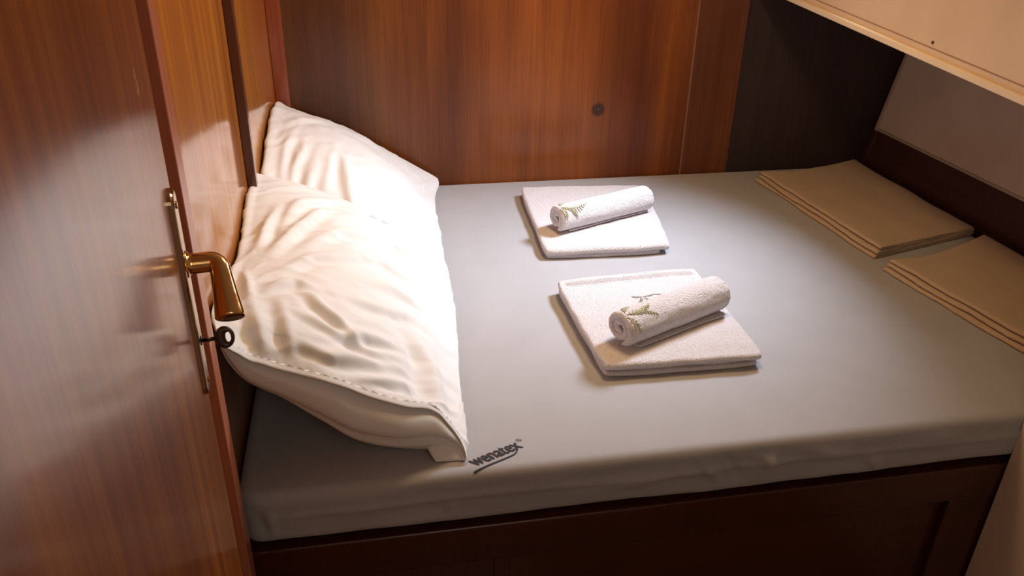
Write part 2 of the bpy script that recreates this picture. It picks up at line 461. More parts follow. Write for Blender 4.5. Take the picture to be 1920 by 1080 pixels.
# ------------------------------------------------------------------ pillows
def ridge_disp(x, y, ridges):
    d = 0.
    for pts, w, a in ridges:
        best = 1e9; tt = 0; n = len(pts)-1
        for i in range(n):
            (xa, ya), (xb, yb) = pts[i], pts[i+1]
            ax, ay = xb-xa, yb-ya; L = ax*ax+ay*ay
            t = max(0, min(1, ((x-xa)*ax+(y-ya)*ay)/L))
            q = (x-xa-ax*t)**2+(y-ya-ay*t)**2
            if q < best: best = q; tt = (i+t)/n; sg = (x-xa)*ay-(y-ya)*ax
        s = math.sqrt(best)
        if s < 4*w:
            sd = s if sg > 0 else -s
            env = math.sin(PI*(.06+.88*tt))
            d += a*env*(math.exp(-(sd/w)**2) - .75*math.exp(-((sd-1.5*w)/(w*1.1))**2))
    return d

def pillow(name, sections, ridges, mat, front_cap=None, back_cap=None, nu=150, nv=150, nseed=0., namp=.002, sdir=(1, .3)):
    """sections: list of closed loops (12+ control points, top half first from wall edge to bed edge, then underside back);
    sampled as a smooth tube along y, with end faces."""
    nl = len(sections[0])
    secs = [[Vector(p) for p in s] for s in sections]
    def loop_pt(col, t):  # periodic spline
        s = t*nl; i = int(s) % nl; f = s-int(s)
        return cr(col[(i-1) % nl], col[i], col[(i+1) % nl], col[(i+2) % nl], f)
    V = []; F = []
    for a in range(nu+1):
        u = a/nu
        ctrl = [spline([s[k] for s in secs], u) for k in range(nl)]
        for b in range(nv): V.append(loop_pt(ctrl, b/nv))
    # normals by finite difference & displacement
    disp = []
    for a in range(nu+1):
        for b in range(nv):
            p = V[a*nv+b]
            du = V[min(a+1, nu)*nv+b]-V[max(a-1, 0)*nv+b]; dv = V[a*nv+(b+1) % nv]-V[a*nv+(b-1) % nv]
            n = du.cross(dv)
            n = n.normalized() if n.length > 1e-12 else Vector((0, 0, 1))
            top = 1. if b/nv < .5 else .35
            s = p.x*sdir[0]+p.y*sdir[1]; q = -p.x*sdir[1]+p.y*sdir[0]
            d = (1.45*ridge_disp(p.x, p.y, ridges) if b/nv < .52 else 0)
            nn = namp*(N(s*9+nseed, q*34, p.z*9)+.5*N(s*24+nseed, q*75, 2.)) + .0030*((1-abs(N(s*5+nseed*2, q*17+N(s*8, q*6), 4.)))**6-.3) + .006*N(p.x*9+nseed, p.y*8, p.z*8)
            e = sstep(0, .07, a/nu)*(1-(.85*sstep(.92, .99, a/nu) if front_cap else 0))
            disp.append((n, (d+nn*top)*e))
    # orientation test: top normals should point up
    k = (nu//2)*nv+nv//4
    sgn = 1 if disp[k][0].z > 0 else -1
    V = [p+n*(d*sgn) for p, (n, d) in zip(V, disp)]
    for p in V: p.z = max(p.z, .0022)
    for a in range(nu):
        for b in range(nv):
            b2 = (b+1) % nv
            F.append((a*nv+b, a*nv+b2, (a+1)*nv+b2, (a+1)*nv+b))
    def cap(a, fn):
        """grid between top half and under half of the end loop"""
        half = nv//2; M = 14; base = a*nv
        idx = {}
        for i in range(half+1):
            t_i = base+i; b_i = base+(nv-i) % nv
            P, Q = V[t_i], V[b_i]
            for j in range(M+1):
                if j == 0: idx[i, j] = t_i
                elif j == M: idx[i, j] = b_i
                else:
                    w = j/M; p = P.lerp(Q, w)+fn(i/half, w, (P-Q).length)
                    V.append(p); idx[i, j] = len(V)-1
        for i in range(half):
            for j in range(M):
                q = (idx[i, j], idx[i+1, j], idx[i+1, j+1], idx[i, j+1])
                q = tuple(dict.fromkeys(q))
                if len(q) > 2: F.append(q)
    cap(0, back_cap or (lambda s, w, L: Vector((0, .35*L*math.sin(PI*w)*.5, 0))))
    cap(nu, front_cap or (lambda s, w, L: Vector((0, -.5*L*math.sin(PI*w), 0))))
    return mesh(name, V, F, mat)

# loop control: 7 top points wall->bed, 5 underside points back
def sec(y, top, under, dy=None):
    pts = list(top)+list(under); out = []
    for k, p in enumerate(pts):
        yy = y+(dy[k] if dy else 0)
        out.append((p[0], yy, p[1]))
    return out
UN = [(.10, .006), (.0, .004), (-.10, .030), (-.18, .085), (-.226, .17)]
def topsec(zw, b, xe, ze=.012, k=1.0):
    """generic top curve: wall height zw, bulge b, bed-edge x xe"""
    L = xe-(-.240); pts = []
    for i, s in enumerate((0, .09, .26, .48, .70, .88, 1.)):
        x = -.240+L*s; base = zw+(ze-zw)*s
        pts.append((x, base + b*math.sin(PI*min(1, s*.97+.03))**.8 * k))
    return pts
# rear pillow (back end at YB)
def under(xe, z0): return [(xe-.05, z0), (xe-.17, z0-.002 if z0 > .01 else z0), (xe-.30, z0+.030), (-.17, z0+.095), (-.228, z0+.17)]
R = []
R.append(sec(2.432, topsec(.272, .022, .228, .028), [(.19, .020), (.08, .10), (-.02, .150), (-.12, .215), (-.222, .250)]))
R.append(sec(2.40, topsec(.282, .040, .226, .018), under(.226, .008)))
R.append(sec(2.32, topsec(.295, .060, .208, .014), under(.206, .005)))
R.append(sec(2.18, topsec(.290, .078, .196, .018), under(.19, .005)))
R.append(sec(2.02, topsec(.278, .080, .190, .020), under(.19, .005)))
R.append(sec(1.90, topsec(.255, .058, .188, .020), under(.18, .005)))
R.append(sec(1.81, topsec(.210, .022, .176, .020), [(.13, .005), (.03, .005), (-.07, .02), (-.16, .06), (-.226, .13)]))
R.append(sec(1.74, topsec(.130, .004, .150, .018), [(.11, .006), (.02, .006), (-.07, .012), (-.15, .04), (-.222, .09)]))
RR = [([(-.195, 1.666), (-.167, 1.762), (-.116, 1.954)], .012, .006), ([(-.186, 1.75), (-.167, 1.92), (-.137, 2.037)], .011, .005),
      ([(-.063, 2.069), (-.053, 1.995), (-.04, 1.849), (-.018, 1.797)], .012, .006), ([(-.20, 1.80), (-.19, 1.98), (-.17, 2.12)], .010, .004),
      ([(-.10, 1.86), (-.08, 1.98), (-.07, 2.10)], .010, .005), ([(.10, 1.85), (.13, 1.98), (.16, 2.1)], .012, .004), ([(.14, 2.2), (.17, 2.3), (.20, 2.38)], .008, .004),
      ([(-.21, 2.10), (-.16, 2.22), (-.09, 2.28)], .014, .004)]
pr = pillow('pillow', R, RR, M_PIL, nu=170, nv=170, nseed=3., namp=.0022, sdir=(.35, 1))
tag(pr, 'plump white pillow in the back corner, lying partly under the nearer pillow', 'pillow', 'white pillows against the left panelling')

# front pillow
HEM = [(-0.218, 1.029, 0.305), (-0.205, 1.059, 0.275), (-0.182, 1.071, 0.245), (-0.139, 1.076, 0.222), (-0.077, 1.075, 0.195), (-0.026, 1.08, 0.165), (0.036, 1.088, 0.13), (0.084, 1.108, 0.105), (0.107, 1.108, 0.075), (0.129, 1.102, 0.035), (0.137, 1.082, 0.006)]
def under2(xe, z0): return [(xe-.035, z0), (xe-.13, z0), (-.06, z0+.045), (-.16, z0+.12), (-.226, z0+.19)]
Fp = []
Fp.append(sec(1.755, topsec(.300, .030, .166, .090), [(.12, .090), (.03, .165), (-.06, .225), (-.16, .28), (-.225, .285)]))
Fp.append(sec(1.70, topsec(.285, .062, .176, .060), [(.14, .05), (.04, .10), (-.06, .15), (-.16, .20), (-.226, .235)]))
Fp.append(sec(1.60, topsec(.285, .082, .178, .026), under2(.178, .014)))
Fp.append(sec(1.47, topsec(.262, .092, .170, .022), under2(.17, .004)))
Fp.append(sec(1.34, topsec(.262, .088, .158, .022), under2(.158, .003)))
Fp.append(sec(1.22, topsec(.285, .070, .150, .022), under2(.15, .003)))
Fp.append(sec(1.13, topsec(.305, .044, .145, .018), under2(.145, .003), [-.02, -.01, 0, 0, 0, .01, .01, .02, .04, .05, .07, .05]))
top = [(-.230, .312), (-.200, .270), (-.125, .222), (-.055, .190), (.020, .150), (.085, .095), (.138, .010)]
und = [(.118, .003), (.045, .003), (-.05, .022), (-.14, .100), (-.220, .180)]
Fp.append(sec(1.075, top, und, [-.035, -.015, .0, -.01, -.015, .0, .015, .035, .052, .075, .09, .06]))
FR = [([(-.187, 1.165), (-.176, 1.104), (-.169, 1.044)], .012, .007), ([(-.117, 1.256), (-.094, 1.213), (-.041, 1.178), (.016, 1.221)], .011, .007),
      ([(-.122, 1.169), (-.071, 1.163), (-.005, 1.171), (.064, 1.215)], .010, .006), ([(-.132, 1.112), (-.071, 1.109), (-.006, 1.143), (.068, 1.2)], .010, .006),
      ([(-.136, 1.056), (-.07, 1.068), (.016, 1.121), (.069, 1.156)], .010, .006), ([(-.092, 1.13), (-.022, 1.189), (.056, 1.235)], .009, .004),
      ([(.068, 1.30), (.094, 1.239), (.095, 1.152), (.085, 1.10)], .016, .010), ([(-.18, 1.493), (-.133, 1.607), (-.069, 1.696)], .013, .007),
      ([(-.181, 1.369), (-.139, 1.492), (-.077, 1.638)], .012, .007), ([(-.019, 1.541), (.044, 1.613), (.113, 1.629)], .012, .007),
      ([(-.012, 1.62), (.051, 1.68), (.097, 1.70)], .012, .005), ([(-.176, 1.225), (-.134, 1.273), (-.097, 1.27)], .012, .007), ([(-.205, 1.402), (-.194, 1.5), (-.175, 1.576)], .010, .006),
      ([(-.03, 1.35), (.03, 1.40), (.10, 1.43)], .012, .006), ([(-.05, 1.43), (.02, 1.49), (.10, 1.51)], .012, .006), ([(-.06, 1.27), (0, 1.30), (.07, 1.35)], .011, .005),
      ([(-.16, 1.30), (-.11, 1.38), (-.03, 1.44)], .012, .006), ([(-.15, 1.20), (-.14, 1.14), (-.13, 1.08)], .010, .005), ([(-.215, 1.30), (-.20, 1.22), (-.19, 1.16)], .009, .006),
      ([(-.12, 1.42), (-.06, 1.53), (.0, 1.58)], .012, .005)]
def resample(sc_):
    """12 control points -> 20, wall edge stays 0, bed edge becomes 10"""
    P = [Vector(p) for p in sc_]; t_ = P[:7]; u_ = [P[6]]+P[7:]+[P[0]]
    return [spline(t_, k/10) for k in range(11)] + [spline(u_, k/10) for k in range(1, 10)]
last = Fp[-1]; tops = [Vector(p) for p in HEM]
u_ = [tops[-1]]+[Vector(p) for p in last[7:]]+[tops[0]]
Fp = [resample(q) for q in Fp[:-1]] + [tops+[spline(u_, k/10) for k in range(1, 10)]]
def fcap(s, w, L):
    # end of the pillow seen inside the open case: set back under the hem, bulging, with one long crease
    b = -.32*L*math.sin(PI*w)*(.6+.4*math.sin(PI*s))
    b += .030*math.exp(-((w-.02)/.07)**2)*min(1, L/.05)       # recess right below the hem
    b += .017*math.exp(-((w-(.62-.12*s))/.06)**2)*min(1, L/.06)
    return Vector((0, b + .003*N(s*7, w*5, 1)*min(1, L/.05), 0))
pf = pillow('pillow', Fp, FR, M_PIL, front_cap=fcap, nu=220, nv=190, nseed=9., namp=.0026, sdir=(1, .45))
tag(pf, 'creased white pillow nearest the door, its open pillowcase hem facing the front of the bed', 'pillow', 'white pillows against the left panelling')

# evaluated-surface sampling for cloth details
def bvh_of(o):
    from mathutils.bvhtree import BVHTree
    bm = bmesh.new(); bm.from_mesh(o.data); t = BVHTree.FromBMesh(bm); bm.free(); return t
bt_f = bvh_of(pf); bt_r = bvh_of(pr)
def drop(bt, x, y, lift=.0015, z=.6):
    h = bt.ray_cast(Vector((x, y, z)), Vector((0, 0, -1)))
    return (h[0]+h[1]*lift*(1 if h[1].z > 0 else -1)) if h[0] else None
# hem band of the open pillowcase lying along the front top edge
def hem(wid, ear):
    V, F = [], []; n = 120; top3 = [Vector(p) for p in HEM]
    m = 12
    for i in range(n+1):
        s = i/n
        e = spline(top3, s)
        for j in range(m+1):
            w = j/m
            y = e.y - .004 + wid*(w)
            p = drop(bt_f, e.x+(.0*w), max(y, e.y+.004), .0022)
            if p is None: p = Vector((e.x, y, e.z+.002))
            if j < 3:
                # the lip of the case hangs a little past the pillow
                k = (3-j)/3
                p = Vector((p.x, e.y+.004-k*.010, p.z-k*.005 - .002*k*(.5+.5*N(s*6, 2))))
            p.z += .0010*math.sin(s*230)*math.exp(-((w-.5)/.25)**2)*.6*math.sin(PI*s)
            V.append(p)
    # thickness
    k = len(V); top = list(V)
    V += [Vector((p.x, p.y, p.z-.0022)) for p in top]
    for i in range(n):
        for j in range(m):
            a = i*(m+1)+j; F.append((a, a+m+1, a+m+2, a+1)); F.append((k+a, k+a+1, k+a+m+2, k+a+m+1))
        a = i*(m+1); F.append((a, a+k, a+m+1+k, a+m+1))
    return mesh('pillowcase_hem', V, F, M_PIL, pf)
hm = hem(.020, 0)
# dog-eared corner of the pillowcase resting on the sheet
def ear():
    V, F = [], []; n, m = 26, 26
    A0, A1 = Vector((.066, 1.118, .030)), Vector((.148, 1.20, .040))      # upper line on the pillow
    C0, C1 = Vector((.086, 1.086, .0035)), Vector((.137, 1.083, .0035))      # lower edge on the sheet
    for side in (0, 1):
        for i in range(n+1):
            s = i/n
            for j in range(m+1):
                w = j/m
                p = A0.lerp(A1, s).lerp(C0.lerp(C1, s), w)
                p.z += .020*math.sin(PI*w)*math.sin(PI*s)**.7 + .003*math.sin(s*9+w*3)*w*(1-w)*4*.5
                p.y -= .006*math.sin(PI*w)
                p.z = max(p.z, .0030) - .0022*side
                V.append(p)
    k = (n+1)*(m+1)
    for i in range(n):
        for j in range(m):
            a = i*(m+1)+j; F.append((a, a+m+1, a+m+2, a+1)); F.append((k+a, k+a+1, k+a+m+2, k+a+m+1))
        a = i*(m+1)+m; F.append((a, a+m+1, a+m+1+k, a+k)); a = i*(m+1); F.append((a, a+k, a+m+1+k, a+m+1))
    for j in range(m): F.append((j, j+1, j+1+k, j+k)); a = n*(m+1)+j; F.append((a, a+k, a+1+k, a+1))
    return mesh('pillowcase_corner', V, F, M_PIL, pf)
ear()
# faded laundry print on the rear pillow (unreadable small lines)
def strokes(bt, x0, y0, x1, y1, n, w, gap=.35):
    parts = []
    for i in range(n):
        if random.random() < .12: continue
        t0 = (i+.1)/n; t1 = (i+1-gap)/n
        a = drop(bt, x0+(x1-x0)*t0, y0+(y1-y0)*t0, .0008); b = drop(bt, x0+(x1-x0)*t1, y0+(y1-y0)*t1, .0008)
        if a is None or b is None: continue
        d = (b-a).normalized(); nn = Vector((-d.y, d.x, 0)).normalized()*w*random.uniform(.6, 1)
        c1 = drop(bt, a.x+nn.x, a.y+nn.y, .0008); c2 = drop(bt, b.x+nn.x, b.y+nn.y, .0008)
        if c1 is None or c2 is None: continue
        parts.append(([a, b, c2, c1], [(0, 1, 2, 3)]))
    return parts
M_PBLUE = plain('faded_print_blue', (.50, .56, .74), .8)
for bt, par, m_, args in ((bt_r, pr, M_PALE, (-.045, 2.375, .020, 2.395, 12, .006)), (bt_r, pr, M_PALE, (-.042, 2.345, .015, 2.362, 16, .003)),
                          (bt_r, pr, M_PALE, (-.042, 2.330, .0, 2.342, 12, .003)), (bt_f, pf, M_PBLUE, (.005, 1.690, .045, 1.700, 8, .006))):
    pp = strokes(bt, *args, gap=.12)
    if not pp: continue
    V, F = join_vf(pp); pt = mesh('faded_print', V, F, m_, par, smooth=False); pt['label'] = 'faded pale blue laundry print'

# ------------------------------------------------------------------ folded white towels
def slab(corners, z0, th, r, nx, ny, seed, wob=.002, sag=None, bul=.0):
    """one soft rounded layer between four plan corners (TL, BL, BR, TR)"""
    TL, BL, BR, TR = [Vector((*c, 0)) for c in corners]
    def dist(n):   # parameters denser near the ends
        return [.5-.5*math.cos(PI*i/n)*abs(math.cos(PI*i/n))**.15 if False else .5-.5*math.cos(PI*i/n) for i in range(n+1)]
    us, vs_ = dist(nx), dist(ny)
    W = (TR-TL).length; H = (TL-BL).length
    V, F = [], []; top = {}; bot = {}
    for side in (1, -1):
        for i, u in enumerate(us):
            for j, v in enumerate(vs_):
                dx = min(u, 1-u)*W; dy = min(v, 1-v)*H
                ex = math.sqrt(max(0, 1-(1-min(dx, r)/r)**2)); ey = math.sqrt(max(0, 1-(1-min(dy, r)/r)**2))
                e = ex*ey
                edge = (i in (0, nx)) or (j in (0, ny))
                if edge and side == -1: bot[i, j] = top[i, j]; continue
                p = BL.lerp(BR, u).lerp(TL.lerp(TR, u), v)
                # round the plan corners a bit and wobble the outline
                cu, cv = 2*u-1, 2*v-1
                k = (abs(cu)**8)*(abs(cv)**8)
                p -= (p-(TL+BR)/2)*.030*k
                p.x += wob*N(p.y*14+seed, seed*3, z0*90); p.y += wob*N(p.x*14, seed*5+1, z0*90)
                z = z0+th/2 + side*th/2*e
                if side == 1: z += e*(.0015*N(p.x*22+seed, p.y*22) + bul*math.sin(PI*u)*math.sin(PI*v))
                if sag: z += sag(u, v)
                V.append(Vector((p.x, p.y, z)))
                (top if side == 1 else bot)[i, j] = len(V)-1
    for i in range(nx):
        for j in range(ny):
            F.append((top[i, j], top[i+1, j], top[i+1, j+1], top[i, j+1]))
            F.append((bot[i, j], bot[i, j+1], bot[i+1, j+1], bot[i+1, j]))
    return V, F
def off(c, dx0, dy0, dx1, dy1):
    """grow/shrink corners: dx0 left, dy0 front, dx1 right, dy1 back (positive = inward)"""
    (TL, BL, BR, TR) = c
    return [(TL[0]+dx0, TL[1]-dy1), (BL[0]+dx0, BL[1]+dy0), (BR[0]-dx1, BR[1]+dy0), (TR[0]-dx1, TR[1]-dy1)]
Z0 = .0012
c1 = [(.470, 2.318), (.446, 1.846), (.788, 1.832), (.862, 2.285)]
parts = [slab(off(c1, .004, .004, .022, .004), Z0, .0120, .006, 50, 60, 1., .004),
         slab(off(c1, .052, .010, .030, .02), Z0+.0108, .0055, .003, 40, 50, 2., .003, sag=lambda u, v: .0015*math.sin(u*5)),
         slab(off(c1, .0, -.002, -.001, 0), Z0+.0135, .0195, .0105, 60, 80, 3., .004, sag=lambda u, v: -.0035*(1-u)*(1-v)-.0025*sstep(.9, 1., u), bul=.001)]
V, F = join_vf(parts)
t1 = mesh('folded_towel', V, F, M_TERRY)
tag(t1, 'white folded terry bath towel under a rolled towel, nearer the wooden back wall', 'towel', 'folded white bath towels')
c2 = [(.430, 1.668), (.440, 1.284), (.780, 1.276), (.792, 1.690)]
parts = [slab(off(c2, .005, .003, .004, .004), Z0, .0115, .0058, 50, 60, 5., .003),
         slab(off(c2, .003, .009, .018, .006), Z0+.0112, .0090, .0045, 50, 50, 6., .003),
         slab(off(c2, .0, -.001, -.001, 0), Z0+.0195, .0155, .0078, 70, 80, 7., .004, bul=.001, sag=lambda u, v: -.0025*sstep(.85, 1., u))]
V, F = join_vf(parts)
t2 = mesh('folded_towel', V, F, M_TERRY)
tag(t2, 'white folded terry bath towel with a ribbed border, nearer the front of the bed', 'towel', 'folded white bath towels')
# ribbed woven border along the far edge of the nearer towel
bt_t2 = bvh_of(t2)
parts = []
for k in range(70):
    s = (k+.5)/70; x = .448+(.772-.448)*s; yb = 1.650+.020*s
    pts = []
    for q in range(5):
        y = yb-.024*q/4; p = drop(bt_t2, x+.004*q/4, y, .0002)
        if p: pts.append(p)
    if len(pts) == 5: parts.append(tube(pts, [.0004, .0013, .0015, .0013, .0004], 6))
V, F = join_vf(parts)
bd = mesh('ribbed_border', V, F, M_TERRY, t2); bd['kind'] = 'part'
del bd['kind']

# ------------------------------------------------------------------ rolled towels
def roll(name, pa, pb, R0, zc, turns=2.1, th=.0155, seed=0., a_start=-.6, flip=1, squash=.93, R1=None, flap=0.0):
    """spiral-rolled towel from pa (visible end) to pb"""
    pa = Vector(pa); pb = Vector(pb); R1 = R1 or R0
    ax = (pb-pa); L = ax.length; ax.normalize()
    side = Vector((ax.y, -ax.x, 0)).normalized()   # horizontal, to the right of the axis
    up = side.cross(ax); up = up if up.z > 0 else -up
    NA = 130; h = th/2
    stations = []; m = 44
    r = .007
    for k in range(7): stations.append(r*(1-math.cos(PI/2*k/6)))
    st = stations + [r+(L-2*r)*k/m for k in range(1, m)] + [L-x for x in stations[::-1]]
    V, F = [], []
    rin = .0052; spacing = (R0-h-rin)/turns
    nseg = NA
    for si, s in enumerate(st):
        dE = min(s, L-s); hh = h*math.sqrt(max(.0, 1-(1-min(dE, r)/r)**2)); hh = max(hh, h*.12)
        Rk = 1+(R1/R0-1)*s/L
        ring = []
        for k in range(nseg+1):
            t = k/nseg; ang = a_start + flip*2*PI*turns*(t-1)
            rad = rin+spacing*turns*t
            rad += .0012*N(math.cos(ang)*2+seed, math.sin(ang)*2, t*4)*min(1, t*3)
            ring.append((ang, rad))
        for sd in (1, -1):
            rng = range(nseg+1) if sd == 1 else range(nseg, -1, -1)
            for k in rng:
                ang, rad = ring[k]
                e = min(1, math.sqrt(max(0, 1-(1-min(k, nseg-k, 4)/4)**2)))
                e = max(e, .25)
                rr = rad+sd*(hh*e*1.03)
                outer = (k > nseg*(1-1/turns) and sd == 1)
                w = (.0012*N(math.cos(ang)*3, math.sin(ang)*3+seed, s*14)+.0006*N(ang*6, s*70, seed)) if outer else 0
                rr = (rr+w)*Rk
                x = rr*math.cos(ang); y = rr*math.sin(ang)*squash
                y = max(y, -R0*squash*.93)
                # stagger inner layers along the axis so the end looks wound
                V.append(pa + ax*(s + (.0035*(1-k/nseg)*(1-2*s/L)) + .002*N(ang*1.2, seed, 1.)*(1-2*s/L)) + side*x + up*y + Vector((0, 0, zc)))
    n2 = 2*(nseg+1)
    for i in range(len(st)-1):
        for k in range(n2):
            k2 = (k+1) % n2
            F.append((i*n2+k, i*n2+k2, (i+1)*n2+k2, (i+1)*n2+k))
    for base in (0, (len(st)-1)*n2):
        for k in range(nseg):
            F.append((base+k, base+k+1, base+n2-2-k, base+n2-1-k))
    return mesh(name, V, F, M_TERRY), ax, side, up
R0 = .0345
zr = Z0+.0345+.0305
r1, ax1, sd1, up1 = roll('rolled_towel', (.497, 1.955, 0), (.797, 2.080, 0), .0415, Z0+.0335+.0390, seed=1., a_start=-1.25, flip=-1)
tag(r1, 'small rolled white towel with leaf embroidery, on the folded towel nearer the back wall', 'towel', 'rolled white hand towels')
r2, ax2, sd2, up2 = roll('rolled_towel', (.486, 1.352, 0), (.757, 1.480, 0), .0435, Z0+.0350+.0415, seed=4., a_start=-1.15, flip=-1, R1=.0450)
tag(r2, 'small rolled white towel with leaf embroidery, on the folded towel nearer the front', 'towel', 'rolled white hand towels')
# loose tail of each roll lying on the folded towel
def tail(par, pa, pb, side, w, z, x0=.012):
    pa = Vector(pa); pb = Vector(pb); ax = (pb-pa).normalized(); L = (pb-pa).length
    c = [pa+ax*(L*.96)+side*x0, pa+ax*(L*.10)+side*x0, pa+ax*(L*.10)+side*(x0+w*.75), pa+ax*(L*.96)+side*(x0+w)]
    V, F = slab([(p.x, p.y) for p in (c[0], c[1], c[2], c[3])], z, .0042, .002, 30, 40, 3., .002)
    return mesh('loose_end', V, F, M_TERRY, par)
tail(r2, (.486, 1.352, 0), (.757, 1.480, 0), sd2, .032, Z0+.0374)
tail(r1, (.497, 1.955, 0), (.800, 2.088, 0), sd1, .018, Z0+.0352)

# leaf embroidery: fronds following the towel surface
def frond(bt, base, tip, bend, n=9, ll=.010, w=.0009, both=True, ang=.8, lift=.0012):
    base = Vector((*base, 0)); tip = Vector((*tip, 0)); d = (tip-base); nn = Vector((-d.y, d.x, 0))
    mid = (base+tip)/2+nn*bend; parts = []; sp = []
    for k in range(n+1):
        t = k/n; p = (1-t)**2*base+2*t*(1-t)*mid+t*t*tip
        q = drop(bt, p.x, p.y, lift)
        if q: sp.append(q)
    if len(sp) < 3: return []
    parts.append(tube(sp, [w*.8]*len(sp), 5))
    for k in range(1, len(sp)):
        t = k/(len(sp)-1); dd = (sp[k]-sp[k-1]).normalized()
        for s in ((1, -1) if both else (1,)):
            ca, sa = math.cos(s*ang), math.sin(s*ang)
            v = Vector((dd.x*ca-dd.y*sa, dd.x*sa+dd.y*ca, 0)).normalized()*ll*math.sin(PI*(.15+.8*t))
            e = [drop(bt, sp[k].x+v.x*f, sp[k].y+v.y*f, lift) for f in (0, .5, 1)]
            if all(e): parts.append(tube(e, [w*.7, w*1.3, w*.3], 5))
    return parts
for (ro, fr) in ((r1, [((.512, 1.950), (.584, 1.972), -.25), ((.510, 1.956), (.530, 1.985), .25), ((.508, 1.946), (.556, 1.940), .18), ((.505, 1.943), (.525, 1.922), .2)]),
                 (r2, [((.500, 1.345), (.570, 1.358), .20), ((.500, 1.340), (.553, 1.322), -.15), ((.498, 1.352), (.515, 1.380), .25), ((.506, 1.350), (.558, 1.380), -.2)])):
    bt = bvh_of(ro); parts = []
    for b_, t_, bd_ in fr: parts += frond(bt, b_, t_, bd_, ll=.011, w=.0010)
    if parts:
        V, F = join_vf(parts); e = mesh('leaf_embroidery', V, F, M_GREEN, ro); e['label'] = 'olive green embroidered fern leaves'
parts = []
for b_, t_, bd_ in [((.610, 1.548), (.585, 1.553), .2), ((.610, 1.548), (.640, 1.560), -.2), ((.638, 1.556), (.664, 1.553), .15), ((.606, 1.546), (.590, 1.520), .2), ((.612, 1.546), (.628, 1.520), -.2)]:
    parts += frond(bt_t2, b_, t_, bd_, n=6, ll=.006, w=.0007)
V, F = join_vf(parts); e = mesh('leaf_embroidery', V, F, M_GREY, t2); e['label'] = 'grey green embroidered fern leaves'

# ------------------------------------------------------------------ folded beige blankets (thin cloth folded back and forth)
def serp(name, TL, BL, BR, TR, layers=6, t=.0042, gap=.0058, seed=0., lefts=None, sagr=.5, bow=.030, mat=M_BEIGE):
    """cloth zigzag folded; fold loops show along the left side, layer ends at the front"""
    TL, BL, BR, TR = [Vector((*c, 0)) for c in (TL, BL, BR, TR)]
    path = []   # (u in metres from left edge, z) centre line; width W
    NYS = 90
    secs = []
    for jy in range(NYS+1):
        v = jy/NYS
        A = BL.lerp(TL, v); B = BR.lerp(TR, v); W = (B-A).length; D = (B-A)/W
        cl = []
        for k in range(layers):
            zc = t/2+k*gap*(1+.12*N(v*4+seed, 1.)) + .0006*N(v*7+seed, k*7.)
            pair = k//2
            lx = (lefts[pair] if lefts else 0) + .009*N(v*3.5+seed+k//2*3, 2.+pair*5) + .003*N(v*15+seed, pair*9.)
            rx = W - .002*((k+1)//2) - .002*N(v*4, k//2*4.+seed)
            ns = 26
            row = []
            for q in range(ns+1):
                s = q/ns; s = s*s*(3-2*s)*.35+s*.65
                x = lx+(rx-lx)*s
                sg = 1-(.35*sagr)*sstep(.0, .35, s)-.20*sagr*sstep(.4, 1., s)
                z = zc*sg + (.0022*N(x*9+seed, v*6, k*.25) + .0010*N(x*25, v*14+seed, k*.3))*min(1, k/2)*sstep(0, .15, s)
                row.append((x, z))
            if k % 2 == 1: row = row       # left -> right
            else: row = row[::-1]          # right -> left
            if cl:
                (xa, za), (xb, zb) = cl[-1], row[0]
                zm = (za+zb)/2; dz = abs(zb-za)/2
                outw = -1 if k % 2 == 1 else 1   # even->odd turn happens at the left
                for q in range(1, 6):
                    an = PI*q/6
                    cl.append(((xa+xb)/2+outw*dz*1.3*math.sin(an)+(xa-xb)/2*math.cos(an), zm-(zb-za)/2*math.cos(an)))
            cl += row
        # offset to thickness
        n = len(cl); outl = []
        for sd in (1, -1):
            rng = range(n) if sd == 1 else range(n-1, -1, -1)
            for k in rng:
                a = cl[max(k-1, 0)]; b = cl[min(k+1, n-1)]
                dx, dz = b[0]-a[0], b[1]-a[1]; l = math.hypot(dx, dz) or 1
                x = cl[k][0]-dz/l*t/2*sd*.92; z = cl[k][1]+dx/l*t/2*sd*.92
                # layers slip a little along the front edge
                lay = max(0, cl[k][1])/gap
                yo = .004*N(lay*.8+seed, cl[k][0]*5, 3.)*(1-v)*1.0
                P = A+D*x
                sx = max(0, min(1, x/W)); P.y -= bow*math.sin(PI*sx**.8)*v**5; P.y += .004*N(lay*.9+seed+5, x*6, 8.)*v**6
                outl.append(Vector((P.x, P.y+yo, max(z, .0002)+Z0)))
        secs.append(outl)
    m = len(secs[0]); V = [p for s in secs for p in s]; F = []
    for i in range(NYS):
        for k in range(m):
            k2 = (k+1) % m
            F.append((i*m+k, i*m+k2, (i+1)*m+k2, (i+1)*m+k))
    n = m//2
    for base in (0, NYS*m):
        for k in range(n-1): F.append((base+k, base+k+1, base+m-2-k, base+m-1-k))
    return mesh(name, V, F, mat)
bl1 = serp('folded_blanket', (1.283, 2.352), (1.325, 1.728), (1.700, 1.835), (1.702, 2.452), seed=2., lefts=[.0, .006, .016])
tag(bl1, 'folded beige cloth blanket under the fascia, reaching into the back right corner', 'blanket', 'folded beige blankets on the right side')
bl2 = serp('folded_blanket', (1.305, 1.662), (1.385, 1.130), (1.695, 1.16), (1.698, 1.790), seed=7., lefts=[.0, .008, .018])
tag(bl2, 'folded beige cloth blanket nearer the front, cut off at the right of the picture', 'blanket', 'folded beige blankets on the right side')

